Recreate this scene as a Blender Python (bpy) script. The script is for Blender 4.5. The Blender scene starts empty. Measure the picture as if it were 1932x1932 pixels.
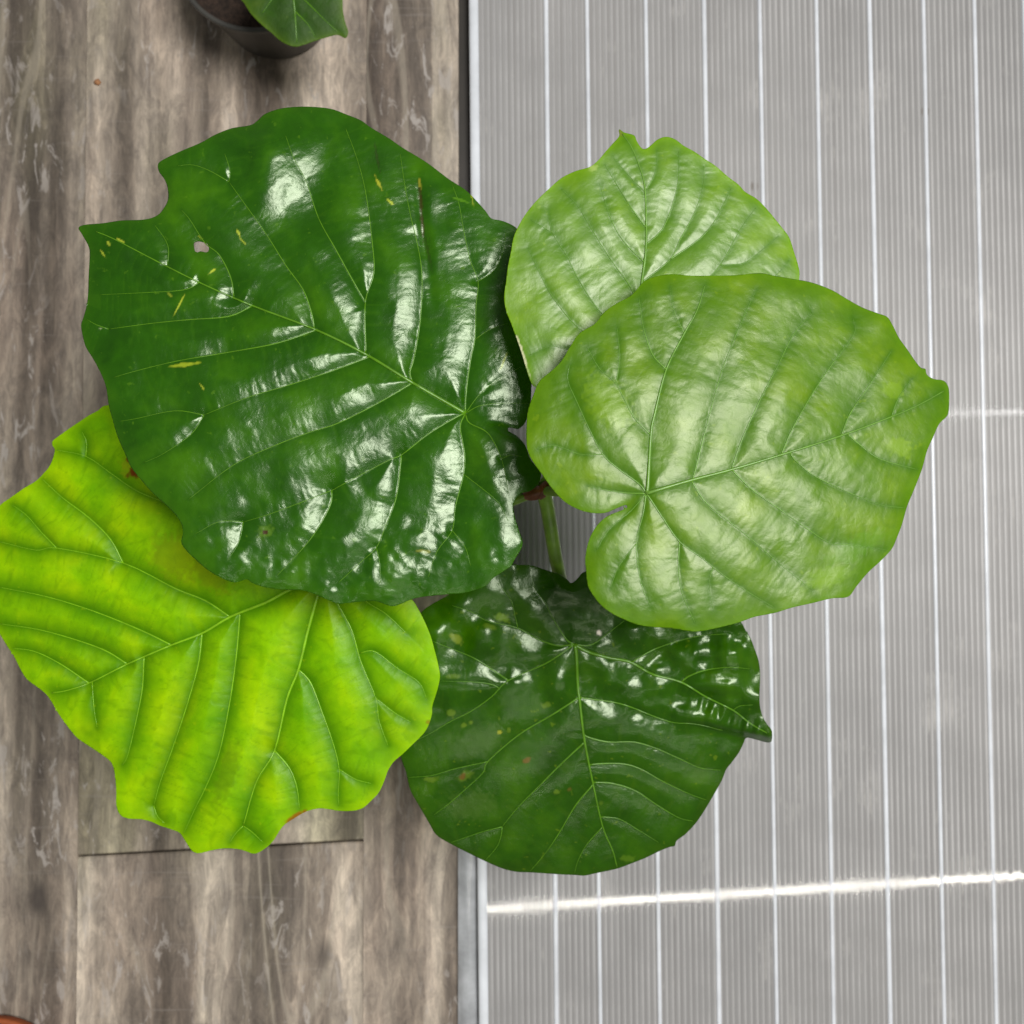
import bpy, math
import numpy as np
from mathutils import Matrix, Vector

scene = bpy.context.scene
COL = scene.collection

# ------------------------------------------------------------------ camera
W = 1932.0                      # working pixel grid for measurements
CAM_H = 0.64
TILT = math.radians(1.5)
FPX = 966.0 / math.tan(math.radians(26.5))
cam_data = bpy.data.cameras.new('camera')
cam = bpy.data.objects.new('camera', cam_data)
COL.objects.link(cam)
cam.location = (0, -CAM_H * math.tan(TILT), CAM_H)
cam.rotation_euler = (TILT, 0, 0)
cam_data.sensor_fit = 'HORIZONTAL'
cam_data.sensor_width = 36.0
cam_data.lens = 18.0 / math.tan(math.radians(26.5))
cam_data.clip_start = 0.01
cam_data.clip_end = 50
cam_data.dof.use_dof = True
cam_data.dof.focus_distance = 0.365
cam_data.dof.aperture_fstop = 20.0
scene.camera = cam

# ------------------------------------------------------------------ world and lamps (indoor close-up)
world = bpy.data.worlds.new('World')
scene.world = world
world.use_nodes = True
bg = world.node_tree.nodes['Background']
bg.inputs[0].default_value = (1.0, 0.97, 0.92, 1)
bg.inputs[1].default_value = 0.14

def area(name, loc, target, sx, sy, power, color, roll=0.0):
    l = bpy.data.lights.new(name, 'AREA')
    l.shape = 'RECTANGLE'
    l.size, l.size_y = sx, sy
    l.energy = power
    l.color = color
    o = bpy.data.objects.new(name, l)
    COL.objects.link(o)
    d = Vector(target) - Vector(loc)
    o.matrix_world = Matrix.Translation(Vector(loc)) @ d.to_track_quat('-Z', 'Y').to_matrix().to_4x4() @ Matrix.Rotation(roll, 4, 'Z')
    return o

area('window_light', (0.40, 0.15, 1.45), (0.02, 0.02, 0.2), 0.44, 0.54, 19.5, (1.0, 0.985, 0.955))
area('tube_lamp', (0.45, -0.742, 1.5), (0.45, -0.742, 0.0), 1.6, 0.010, 2.3, (1.0, 0.96, 0.86), math.radians(3.6))
area('second_tube_lamp', (0.85, 0.245, 1.5), (0.85, 0.245, 0.0), 1.0, 0.008, 0.32, (1.0, 1.0, 0.98), math.radians(0.0))

scene.view_settings.view_transform = 'Standard'
scene.view_settings.look = 'None'
scene.view_settings.exposure = 0.12
scene.view_settings.gamma = 1.0
cy = scene.cycles
cy.max_bounces = 6; cy.diffuse_bounces = 3; cy.glossy_bounces = 3; cy.transmission_bounces = 3; cy.transparent_max_bounces = 6
cy.caustics_reflective = False; cy.caustics_refractive = False
scene.render.resolution_x = 1024
scene.render.resolution_y = 1024

# ------------------------------------------------------------------ helpers
CT, ST = math.cos(TILT), math.sin(TILT)
CAMLOC = np.array(cam.location)

def P(u, v, z):
    """point at height z that is seen at measured position (u, v)"""
    u = np.asarray(u, float); v = np.asarray(v, float)
    x = (u - 966.0) / FPX; y = -(v - 966.0) / FPX
    dx = x; dy = y * CT + ST; dz = y * ST - CT
    t = (np.asarray(z, float) - CAMLOC[2]) / dz
    return np.stack([CAMLOC[0] + dx * t, CAMLOC[1] + dy * t, np.broadcast_to(z, t.shape) + 0.0 * t], -1)

def mesh_np(name, verts, faces, smooth=True):
    me = bpy.data.meshes.new(name)
    me.from_pydata([tuple(map(float, p)) for p in verts], [], faces)
    if smooth:
        me.polygons.foreach_set('use_smooth', [True] * len(me.polygons))
    me.update()
    return me

def quads_mesh(name, verts, quads):
    me = bpy.data.meshes.new(name)
    n = len(verts); m = len(quads)
    me.vertices.add(n); me.vertices.foreach_set('co', np.asarray(verts, np.float32).ravel())
    me.loops.add(m * 4); me.loops.foreach_set('vertex_index', np.asarray(quads, np.int32).ravel())
    me.polygons.add(m)
    me.polygons.foreach_set('loop_start', np.arange(0, m * 4, 4, dtype=np.int32))
    me.polygons.foreach_set('loop_total', np.full(m, 4, np.int32))
    me.polygons.foreach_set('use_smooth', np.ones(m, bool))
    me.update(calc_edges=True)
    me.validate()
    return me

def link(name, me, mat=None, parent=None):
    o = bpy.data.objects.new(name, me)
    COL.objects.link(o)
    if mat is not None and me is not None:
        me.materials.append(mat)
    if parent is not None:
        o.parent = parent
        bpy_parent_keep(o, parent)
    return o

def bpy_parent_keep(o, parent):
    # parents here carry only translation: keep the child's world position
    o.location = Vector(o.location) - world_loc(parent)

def world_loc(o):
    l = Vector(o.location)
    while o.parent:
        o = o.parent
        l = l + Vector(o.location)
    return l

def tag(o, label, cat=None, group=None, kind=None):
    if label: o['label'] = label
    if cat: o['category'] = cat
    if group: o['group'] = group
    if kind: o['kind'] = kind
    return o

def catmull(pts, n=5, closed=False):
    p = np.asarray(pts, float)
    if closed:
        q = np.vstack([p[-1], p, p[0], p[1]])
    else:
        q = np.vstack([2 * p[0] - p[1], p, 2 * p[-1] - p[-2]])
    out = []
    for i in range(1, len(q) - 2):
        a, b, c, d = q[i - 1], q[i], q[i + 1], q[i + 2]
        for k in range(n):
            t = k / n
            out.append(0.5 * ((2 * b) + (-a + c) * t + (2 * a - 5 * b + 4 * c - d) * t * t + (-a + 3 * b - 3 * c + d) * t ** 3))
    if not closed:
        out.append(p[-1])
    return np.array(out)

def vnoise(x, y, seed=0):
    xi = np.floor(x).astype(np.int64); yi = np.floor(y).astype(np.int64)
    fx = x - xi; fy = y - yi
    fx = fx * fx * fx * (fx * (fx * 6 - 15) + 10); fy = fy * fy * fy * (fy * (fy * 6 - 15) + 10)
    def h(a, b):
        n = (a * 374761393 + b * 668265263 + seed * 1274126177) & 0xffffffff
        n = ((n ^ (n >> 13)) * 1103515245) & 0xffffffff
        n = ((n ^ (n >> 16)) * 2246822519) & 0xffffffff
        return ((n ^ (n >> 15)) & 0xffff) / 32767.5 - 1.0
    a = h(xi, yi); b = h(xi + 1, yi); c = h(xi, yi + 1); d = h(xi + 1, yi + 1)
    return (a * (1 - fx) + b * fx) * (1 - fy) + (c * (1 - fx) + d * fx) * fy

# ------------------------------------------------------------------ materials
def new_mat(name):
    m = bpy.data.materials.new(name)
    m.use_nodes = True
    nt = m.node_tree
    return m, nt, nt.nodes['Principled BSDF'], nt.nodes['Material Output']

def N(nt, t, **kw):
    n = nt.nodes.new(t)
    for k, v in kw.items():
        setattr(n, k, v)
    return n

def ramp(nt, src, stops):
    r = N(nt, 'ShaderNodeValToRGB')
    els = r.color_ramp.elements
    while len(els) < len(stops):
        els.new(0.5)
    for e, (p, c) in zip(els, stops):
        e.position = p
        e.color = (c[0], c[1], c[2], 1) if not isinstance(c, (int, float)) else (c, c, c, 1)
    nt.links.new(src, r.inputs[0])
    return r.outputs[0]

def mixc(nt, fac, a, b, mode='MIX'):
    m = N(nt, 'ShaderNodeMix', data_type='RGBA', blend_type=mode)
    for sock, v in ((m.inputs[0], fac), (m.inputs[6], a), (m.inputs[7], b)):
        if isinstance(v, (int, float)):
            sock.default_value = v
        elif isinstance(v, tuple):
            sock.default_value = (v[0], v[1], v[2], 1)
        else:
            nt.links.new(v, sock)
    return m.outputs[2]

def mathn(nt, op, a, b=0.0):
    m = N(nt, 'ShaderNodeMath', operation=op)
    for i, v in enumerate((a, b)):
        if isinstance(v, (int, float)):
            m.inputs[i].default_value = v
        else:
            nt.links.new(v, m.inputs[i])
    return m.outputs[0]

def noise(nt, vec, scale, detail=4.0, rough=0.55, dist=0.0):
    n = N(nt, 'ShaderNodeTexNoise')
    n.inputs['Scale'].default_value = scale
    n.inputs['Detail'].default_value = detail
    n.inputs['Roughness'].default_value = rough
    n.inputs['Distortion'].default_value = dist
    if vec is not None:
        nt.links.new(vec, n.inputs['Vector'])
    return n.outputs['Fac']

def mapping(nt, vec, scale, loc=(0, 0, 0)):
    m = N(nt, 'ShaderNodeMapping')
    m.inputs['Scale'].default_value = scale
    m.inputs['Location'].default_value = loc
    nt.links.new(vec, m.inputs['Vector'])
    return m.outputs[0]

def objcoord(nt):
    return N(nt, 'ShaderNodeTexCoord').outputs['Object']

def attr(nt, name, out='Fac'):
    a = N(nt, 'ShaderNodeAttribute', attribute_name=name)
    return a.outputs[out]

def wood_material():
    m, nt, b, out = new_mat('weathered_vinyl_wood')
    co = objcoord(nt)
    rnd = N(nt, 'ShaderNodeObjectInfo').outputs['Random']
    off = N(nt, 'ShaderNodeVectorMath', operation='ADD')
    comb = N(nt, 'ShaderNodeCombineXYZ')
    nt.links.new(mathn(nt, 'MULTIPLY', rnd, 7.0), comb.inputs[0])
    nt.links.new(mathn(nt, 'MULTIPLY', rnd, 13.0), comb.inputs[1])
    nt.links.new(co, off.inputs[0]); nt.links.new(comb.outputs[0], off.inputs[1])
    v = off.outputs[0]
    strips = noise(nt, mapping(nt, v, (24, 1.3, 1)), 1.0, 3, 0.6, 0.25)
    mott = noise(nt, mapping(nt, v, (130, 42, 1)), 1.0, 8, 0.78, 0.6)
    fine = noise(nt, mapping(nt, v, (420, 30, 1)), 1.0, 4, 0.7, 0.2)
    hue = noise(nt, mapping(nt, v, (13, 3.0, 1), (4, 8, 0)), 1.0, 3, 0.6)
    c = ramp(nt, strips, [(0.36, (0.10, 0.082, 0.066)), (0.45, (0.22, 0.184, 0.150)),
                          (0.54, (0.36, 0.306, 0.25)), (0.64, (0.56, 0.485, 0.40))])
    c = mixc(nt, 1.0, c, ramp(nt, hue, [(0.36, (1.05, 0.99, 0.98)), (0.52, (1.0, 1.0, 1.0)), (0.66, (0.98, 1.02, 0.90))]), 'MULTIPLY')
    c = mixc(nt, 1.0, c, ramp(nt, mott, [(0.30, (0.50, 0.50, 0.52)), (0.48, (0.95, 0.95, 0.95)), (0.66, (1.50, 1.49, 1.46))]), 'MULTIPLY')
    c = mixc(nt, 0.7, c, ramp(nt, fine, [(0.30, (0.72, 0.72, 0.73)), (0.70, (1.22, 1.22, 1.21))]), 'MULTIPLY')
    # cathedral grain: wavy dark and cream figure in patches
    base = noise(nt, mapping(nt, v, (15, 2.0, 1)), 1.0, 2, 0.45, 0.7)
    rings = mathn(nt, 'SINE', mathn(nt, 'MULTIPLY', base, 55.0))
    patch = ramp(nt, noise(nt, mapping(nt, v, (7, 1.8, 1), (2, 5, 0)), 1.0, 3, 0.6), [(0.47, 0.0), (0.58, 1.0)])
    dkm = ramp(nt, rings, [(0.0, 1.0), (0.12, 0.0)])
    ltm = ramp(nt, rings, [(0.70, 0.0), (0.95, 1.0)])
    c = mixc(nt, mathn(nt, 'MULTIPLY', mathn(nt, 'MULTIPLY', patch, ltm), 0.32), c, (0.52, 0.46, 0.37))
    c = mixc(nt, mathn(nt, 'MULTIPLY', mathn(nt, 'MULTIPLY', patch, dkm), 0.42), c, (0.085, 0.068, 0.058))
    # pale worn flakes, crosswise saw marks, dark knots
    fl = ramp(nt, noise(nt, mapping(nt, v, (110, 38, 1)), 1.0, 5, 0.65, 0.8), [(0.56, 0.0), (0.63, 1.0)])
    flm = mathn(nt, 'MULTIPLY', fl, ramp(nt, noise(nt, mapping(nt, v, (11, 6, 1), (3, 1, 0)), 1.0, 2), [(0.40, 0.0), (0.58, 0.8)]))
    c = mixc(nt, flm, c, (0.50, 0.455, 0.42))
    saw = ramp(nt, noise(nt, mapping(nt, v, (12, 260, 1), (1, 7, 0)), 1.0, 3, 0.6), [(0.60, 0.0), (0.74, 0.30)])
    c = mixc(nt, saw, c, (0.36, 0.32, 0.29))
    kn = N(nt, 'ShaderNodeTexVoronoi'); kn.inputs['Scale'].default_value = 1.0
    nt.links.new(mapping(nt, v, (17, 9, 1), (0.3, 0.6, 0)), kn.inputs['Vector'])
    c = mixc(nt, ramp(nt, kn.outputs['Distance'], [(0.05, 0.8), (0.13, 0.0)]), c, (0.075, 0.062, 0.055))
    tone = mathn(nt, 'MULTIPLY_ADD', rnd, 0.28); tone.node.inputs[2].default_value = 0.95
    tn = N(nt, 'ShaderNodeCombineColor')
    for i in range(3): nt.links.new(tone, tn.inputs[i])
    c = mixc(nt, 1.0, c, tn.outputs[0], 'MULTIPLY')
    nt.links.new(c, b.inputs['Base Color'])
    b.inputs['Roughness'].default_value = 0.55
    b.inputs['Specular IOR Level'].default_value = 0.35
    bp = N(nt, 'ShaderNodeBump'); bp.inputs['Strength'].default_value = 0.25; bp.inputs['Distance'].default_value = 0.0006
    nt.links.new(fine, bp.inputs['Height']); nt.links.new(bp.outputs[0], b.inputs['Normal'])
    return m

def plastic_sheet_material():
    m, nt, b, out = new_mat('frosted_fluted_plastic')
    co = objcoord(nt)
    cloudy = noise(nt, mapping(nt, co, (3.5, 2.2, 1)), 1.0, 3)
    c = ramp(nt, cloudy, [(0.3, (0.355, 0.353, 0.352)), (0.7, (0.50, 0.488, 0.478))])
    streak = noise(nt, mapping(nt, co, (230, 2.0, 1)), 1.0, 2)
    c = mixc(nt, 0.35, c, ramp(nt, streak, [(0.3, (0.62, 0.60, 0.59)), (0.7, (1.15, 1.15, 1.16))]), 'MULTIPLY')
    smudge = ramp(nt, noise(nt, mapping(nt, co, (30, 17, 1)), 1.0, 6, 0.65), [(0.57, 0.0), (0.70, 0.6)])
    c = mixc(nt, smudge, c, (0.68, 0.66, 0.63))
    speck = N(nt, 'ShaderNodeTexVoronoi'); speck.inputs['Scale'].default_value = 16.0
    nt.links.new(co, speck.inputs['Vector'])
    sp = ramp(nt, speck.outputs['Distance'], [(0.025, 0.6), (0.06, 0.0)])
    c = mixc(nt, sp, c, (0.17, 0.14, 0.10))
    nt.links.new(c, b.inputs['Base Color'])
    b.inputs['Roughness'].default_value = 0.42
    b.inputs['Specular IOR Level'].default_value = 0.25
    tr = N(nt, 'ShaderNodeBsdfTransparent')
    tr.inputs[0].default_value = (0.9, 0.91, 0.92, 1)
    mx = N(nt, 'ShaderNodeMixShader'); mx.inputs[0].default_value = 0.14
    nt.links.new(b.outputs[0], mx.inputs[1]); nt.links.new(tr.outputs[0], mx.inputs[2])
    nt.links.new(mx.outputs[0], out.inputs[0])
    return m

def simple_mat(name, color, rough=0.4, var=0.0, nscale=40.0, bump=0.0, transp=0.0, spec=0.5):
    m, nt, b, out = new_mat(name)
    co = objcoord(nt)
    nz = noise(nt, co, nscale, 5)
    lo = tuple(x * (1 - var) for x in color); hi = tuple(min(1, x * (1 + var)) for x in color)
    nt.links.new(ramp(nt, nz, [(0.3, lo), (0.7, hi)]), b.inputs['Base Color'])
    b.inputs['Roughness'].default_value = rough
    b.inputs['Specular IOR Level'].default_value = spec
    if bump:
        bp = N(nt, 'ShaderNodeBump'); bp.inputs['Strength'].default_value = 0.6; bp.inputs['Distance'].default_value = bump
        nt.links.new(nz, bp.inputs['Height']); nt.links.new(bp.outputs[0], b.inputs['Normal'])
    if transp:
        tr = N(nt, 'ShaderNodeBsdfTransparent')
        mx = N(nt, 'ShaderNodeMixShader'); mx.inputs[0].default_value = transp
        nt.links.new(b.outputs[0], mx.inputs[1]); nt.links.new(tr.outputs[0], mx.inputs[2])
        nt.links.new(mx.outputs[0], out.inputs[0])
    return m

def leaf_material(name, dark, mid, lite, nearvein, rim, rough, bump, bscale, transl, tcol, spec=0.5, fleck=0.3, fleckcol=(0.25, 0.42, 0.03), ladcol=(0.03, 0.12, 0.002), ladamt=0.3, tint=(0.90, 1.0, 0.78)):
    m, nt, b, out = new_mat(name)
    co = objcoord(nt)
    big = noise(nt, co, 42.0, 3, 0.55, 0.3)
    c = ramp(nt, big, [(0.30, dark), (0.5, mid), (0.70, lite)])
    mott = noise(nt, co, 260.0, 4, 0.6)
    c = mixc(nt, 0.5, c, ramp(nt, mott, [(0.3, (0.72, 0.78, 0.7)), (0.7, (1.22, 1.18, 1.25))]), 'MULTIPLY')
    vg = attr(nt, 'nearvein')
    c = mixc(nt, mathn(nt, 'MULTIPLY', vg, 0.88), c, nearvein)
    c = mixc(nt, mathn(nt, 'MULTIPLY', attr(nt, 'ladder'), ladamt), c, ladcol)
    fk = ramp(nt, noise(nt, co, 330.0, 2, 0.5), [(0.68, 0.0), (0.76, 1.0)])
    c = mixc(nt, mathn(nt, 'MULTIPLY', fk, fleck), c, fleckcol)
    c = mixc(nt, mathn(nt, 'MULTIPLY', attr(nt, 'margin'), 0.6), c, rim)
    mk = N(nt, 'ShaderNodeAttribute', attribute_name='mark')
    c = mixc(nt, mk.outputs['Alpha'], c, mk.outputs['Color'])
    nt.links.new(c, b.inputs['Base Color'])
    rg = mathn(nt, 'MULTIPLY_ADD', noise(nt, co, 70.0, 3), 0.22)
    rg.node.inputs[2].default_value = rough - 0.11
    nt.links.new(rg, b.inputs['Roughness'])
    b.inputs['Specular IOR Level'].default_value = spec
    b.inputs['Specular Tint'].default_value = (tint[0], tint[1], tint[2], 1)
    # fine crinkled skin
    h1 = noise(nt, co, bscale, 4, 0.6, 0.5)
    vo = N(nt, 'ShaderNodeTexVoronoi', feature='DISTANCE_TO_EDGE'); vo.inputs['Scale'].default_value = bscale * 0.42
    nt.links.new(co, vo.inputs['Vector'])
    h2 = ramp(nt, vo.outputs['Distance'], [(0.0, 0.0), (0.12, 1.0)])
    hh = mathn(nt, 'ADD', mathn(nt, 'MULTIPLY', h1, 1.0), mathn(nt, 'MULTIPLY', h2, 0.12))
    bp = N(nt, 'ShaderNodeBump'); bp.inputs['Strength'].default_value = 1.0; bp.inputs['Distance'].default_value = bump
    nt.links.new(hh, bp.inputs['Height']); nt.links.new(bp.outputs[0], b.inputs['Normal'])
    tl = N(nt, 'ShaderNodeBsdfTranslucent')
    nt.links.new(mixc(nt, 1.0, c, tcol, 'MULTIPLY'), tl.inputs[0])
    mx = N(nt, 'ShaderNodeMixShader'); mx.inputs[0].default_value = transl
    nt.links.new(b.outputs[0], mx.inputs[1]); nt.links.new(tl.outputs[0], mx.inputs[2])
    nt.links.new(mx.outputs[0], out.inputs[0])
    return m

M_WOOD = wood_material()
M_SHEET = plastic_sheet_material()
def skin_material():
    m, nt, b, out = new_mat('clear_plastic_skin')
    nt.nodes.remove(b)
    co = objcoord(nt)
    gl = N(nt, 'ShaderNodeBsdfGlossy')
    rg = ramp(nt, noise(nt, co, 14.0, 4), [(0.35, 0.03), (0.7, 0.065)])
    nt.links.new(rg, gl.inputs['Roughness'])
    wv = N(nt, 'ShaderNodeTexWave', wave_type='BANDS', bands_direction='X', wave_profile='SIN')
    wv.inputs['Scale'].default_value = 43.0
    nt.links.new(co, wv.inputs['Vector'])
    bp = N(nt, 'ShaderNodeBump'); bp.inputs['Strength'].default_value = 1.0; bp.inputs['Distance'].default_value = 0.000008
    nt.links.new(mathn(nt, 'ADD', wv.outputs['Fac'], mathn(nt, 'MULTIPLY', noise(nt, co, 40.0, 2), 1.5)), bp.inputs['Height'])
    nt.links.new(bp.outputs[0], gl.inputs['Normal'])
    tr = N(nt, 'ShaderNodeBsdfTransparent')
    fr = N(nt, 'ShaderNodeFresnel'); fr.inputs['IOR'].default_value = 1.5
    mx = N(nt, 'ShaderNodeMixShader')
    nt.links.new(fr.outputs[0], mx.inputs[0]); nt.links.new(tr.outputs[0], mx.inputs[1]); nt.links.new(gl.outputs[0], mx.inputs[2])
    nt.links.new(mx.outputs[0], out.inputs[0])
    return m
M_SKIN = skin_material()
M_WEB_LIT = simple_mat('lit_flute_web', (0.53, 0.522, 0.518), 0.42, 0.12, 30)  # paints the light on each flute's left flank
M_WEB_SHADED = simple_mat('shaded_flute_wall', (0.37, 0.364, 0.362), 0.42, 0.12, 30)  # paints the shade on each flute's right flank
M_RIB = simple_mat('pale_rib_plastic', (0.74, 0.77, 0.82), 0.22, 0.10, 60)
M_EDGE = simple_mat('clear_edge_plastic', (0.60, 0.62, 0.65), 0.15, 0.30, 55, 0.0004, 0.30)
M_GAP = simple_mat('dark_gap_brown', (0.030, 0.025, 0.020), 0.5, 0.2, 60)
M_POT = simple_mat('grey_pot_plastic', (0.060, 0.058, 0.052), 0.45, 0.15, 50)
M_TERRA = simple_mat('orange_terracotta', (0.36, 0.085, 0.022), 0.7, 0.2, 80, 0.0006)
M_SOIL = simple_mat('dark_soil', (0.030, 0.018, 0.012), 0.95, 0.7, 300, 0.003)
M_STEM = simple_mat('green_stem', (0.19, 0.36, 0.03), 0.35, 0.35, 120, 0.0003)
M_BARK = simple_mat('brown_stem_bark', (0.10, 0.075, 0.050), 0.7, 0.4, 250, 0.0006)
M_STIP = simple_mat('brown_papery_stipule', (0.20, 0.062, 0.018), 0.45, 0.5, 180, 0.0006)
M_ORANGE = simple_mat('orange_crumb', (0.42, 0.20, 0.09), 0.8, 0.2, 200)

M_LEAF_DARK = leaf_material('dark_glossy_leaf', (0.010, 0.060, 0.0003), (0.018, 0.090, 0.0004), (0.042, 0.145, 0.0006),
    (0.014, 0.075, 0.0004), (0.03, 0.11, 0.001), 0.245, 0.00008, 640, 0.08, (1.4, 1.6, 0.4), 0.55, 0.35, (0.10, 0.23, 0.008), (0.045, 0.15, 0.002), 0.30)
M_LEAF_OLD = leaf_material('deep_green_leaf', (0.013, 0.055, 0.0003), (0.020, 0.084, 0.0004), (0.038, 0.120, 0.0008),
    (0.015, 0.066, 0.0004), (0.028, 0.08, 0.001), 0.235, 0.00008, 620, 0.08, (1.4, 1.6, 0.4), 0.50, 0.45, (0.14, 0.22, 0.008), (0.05, 0.12, 0.002), 0.30)
M_LEAF_LIME = leaf_material('lime_young_leaf', (0.20, 0.54, 0.0005), (0.34, 0.71, 0.0005), (0.53, 0.86, 0.0005),
    (0.042, 0.20, 0.0005), (0.32, 0.62, 0.001), 0.38, 0.00010, 500, 0.30, (1.1, 1.15, 0.4), 0.22, 0.25, (0.48, 0.68, 0.004), (0.11, 0.30, 0.0005), 0.55)
M_LEAF_LIGHT = leaf_material('light_green_leaf', (0.060, 0.165, 0.0006), (0.090, 0.205, 0.0008), (0.150, 0.27, 0.001),
    (0.036, 0.130, 0.001), (0.11, 0.26, 0.002), 0.35, 0.00007, 560, 0.16, (1.2, 1.25, 0.4), 0.50, 0.25, (0.26, 0.40, 0.008), (0.04, 0.135, 0.001), 0.40, (1.0, 1.0, 0.80))
M_LEAF_PALE = leaf_material('pale_green_leaf', (0.085, 0.215, 0.001), (0.115, 0.26, 0.001), (0.175, 0.33, 0.002),
    (0.05, 0.165, 0.001), (0.20, 0.42, 0.002), 0.38, 0.00007, 560, 0.18, (1.2, 1.25, 0.4), 0.80, 0.25, (0.32, 0.48, 0.01), (0.06, 0.18, 0.001), 0.40, (1.0, 1.0, 0.88))
V_DARK = simple_mat('green_vein', (0.085, 0.22, 0.008), 0.30, 0.2, 200)
V_LIME = simple_mat('lime_vein', (0.21, 0.45, 0.008), 0.32, 0.2, 200)
V_LIGHT = simple_mat('pale_vein', (0.12, 0.26, 0.03), 0.32, 0.2, 200)

# ------------------------------------------------------------------ the floor: vinyl wood planks
def bevel_box(name, x0, x1, y0, y1, z0, z1, bv, bx):
    xs = [x0, x0 + bx, x1 - bx, x1]; ys = [y0, y0 + bv, y1 - bv, y1]
    v = [(x0, y0, z0), (x1, y0, z0), (x1, y1, z0), (x0, y1, z0),
         (x0, y0, z1 - bv), (x1, y0, z1 - bv), (x1, y1, z1 - bv), (x0, y1, z1 - bv),
         (xs[1], ys[1], z1), (xs[2], ys[1], z1), (xs[2], ys[2], z1), (xs[1], ys[2], z1)]
    f = [(3, 2, 1, 0), (0, 1, 5, 4), (1, 2, 6, 5), (2, 3, 7, 6), (3, 0, 4, 7),
         (4, 5, 9, 8), (5, 6, 10, 9), (6, 7, 11, 10), (7, 4, 8, 11), (8, 9, 10, 11)]
    return mesh_np(name, v, f, False)

sub = mesh_np('floor', [(-1.2, -1.2, -0.012), (1.2, -1.2, -0.012), (1.2, 1.2, -0.012), (-1.2, 1.2, -0.012)], [(0, 1, 2, 3)])
floor = link('floor', sub, M_GAP)
tag(floor, 'grey-brown weathered wood-look plank floor', kind='structure')
xa = float(P(148, 1500, 0)[0]); xb = float(P(686, 1590, 0)[0]); pw = xb - xa
yj = float(P(420, 1601, 0)[1])
plank_defs = []
for k in range(-3, 6):
    x0 = xa + k * pw; x1 = x0 + pw
    joints = {0: [yj], -1: [0.62], 1: [-0.52], 2: [0.15], 3: [-0.3], -2: [-0.2], -3: [0.3], 4: [0.4], 5: [0.0]}[k]
    ys = [-1.1] + joints + [1.1]
    for a, c in zip(ys[:-1], ys[1:]):
        plank_defs.append((x0, x1, a, c))
for (x0, x1, a, c) in plank_defs:
    cx, cy = (x0 + x1) / 2, (a + c) / 2
    hx, hy = (x1 - x0) / 2 - 0.00002, (c - a) / 2 - 0.0006
    me = bevel_box('plank', -hx, hx, -hy, hy, -0.012, 0.0, 0.0009, 0.00008)
    # butt joints run a little askew, as seen in the photo
    sk = 0.055
    for vv in me.vertices:
        vv.co.y += sk * vv.co.x
    o = bpy.data.objects.new('plank', me); COL.objects.link(o); me.materials.append(M_WOOD)
    o.parent = floor; o.location = (cx, cy, 0)

# ------------------------------------------------------------------ fluted plastic panel with raised ribs
ZP = 0.010
pan = bpy.data.objects.new('fluted_panel', None); COL.objects.link(pan)
eT = P(886, 0, ZP); eB = P(905, 1932, ZP)
panel_origin = Vector((float(eB[0]), float(eB[1]), 0))
pan.location = panel_origin
tag(pan, 'frosted grey fluted plastic panel with pale raised ribs lying on the floor', 'plastic panel')
ed = (eT - eB)[:2]; ed = ed / np.linalg.norm(ed)
en = np.array([ed[1], -ed[0]])
def pan_pt(s, t, z):          # s across from the left edge, t along, world coordinates
    q = eB[:2] + en * s + ed * t
    return (q[0] - panel_origin.x, q[1] - panel_origin.y, z)
FL = 0.00365; nfl = 150; spf = 8
prof = []
for i in range(nfl * spf + 1):
    ph = (i % spf) / spf
    prof.append((0.004 + i * FL / spf, ZP - 0.00050 + 0.00050 * abs(math.sin(math.pi * ph)) ** 0.6))
v = []; f = []
for (s, z) in prof:
    v.append(pan_pt(s, -0.5, z)); v.append(pan_pt(s, 1.2, z))
for i in range(len(prof) - 1):
    f.append((2 * i, 2 * i + 2, 2 * i + 3, 2 * i + 1))
n0 = len(v)
smax = prof[-1][0]
# underside and edges
for (s, t) in ((0.004, -0.5), (smax, -0.5), (smax, 1.2), (0.004, 1.2)):
    v.append(pan_pt(s, t, 0.0045))
f.append((n0 + 3, n0 + 2, n0 + 1, n0))
sheet = link('fluted_sheet', mesh_np('fluted_sheet', v, f), M_SHEET, None); sheet.parent = pan
sheet.data.materials.append(M_WEB_LIT); sheet.data.materials.append(M_WEB_SHADED)
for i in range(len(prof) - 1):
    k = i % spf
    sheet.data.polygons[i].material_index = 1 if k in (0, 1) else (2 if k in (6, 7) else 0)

sv = []; sf = []
for i in range(0, 101):
    s_ = 0.004 + (smax - 0.004) * i / 100
    sv.append(pan_pt(s_, -0.5, ZP + 0.0004)); sv.append(pan_pt(s_, 1.2, ZP + 0.0004))
for i in range(100):
    sf.append((2 * i, 2 * i + 2, 2 * i + 3, 2 * i + 1))
skin = link('clear_skin', mesh_np('clear_skin', sv, sf), M_SKIN); skin.parent = pan

def bar(name, a, b_, r, mat, parent, hz=1.0, seg=8, z0=ZP, wob=0.0):
    """half-round bar from a to b_ (x, y in the panel's frame), flat side down"""
    a = np.array(a); b_ = np.array(b_); d = (b_ - a) / np.linalg.norm(b_ - a); nrm = np.array([d[1], -d[0]])
    v = []; f = []
    K = 40
    for k in range(K + 1):
        c = a + (b_ - a) * k / K
        for i in range(seg + 1):
            th = math.pi * i / seg
            q = c + nrm * (-math.cos(th) * r)
            v.append((q[0], q[1], z0 + hz * r * math.sin(th) - 0.0003 + wob * math.sin(k * 1.7 + r * 9000)))
    s = seg + 1
    for k in range(K):
        for i in range(seg):
            f.append((k * s + i, (k + 1) * s + i, (k + 1) * s + i + 1, k * s + i + 1))
    o = link(name, mesh_np(name, v, f), mat); o.parent = parent
    return o
def loc2(p):
    return (float(p[0]) - panel_origin.x, float(p[1]) - panel_origin.y)
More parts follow.
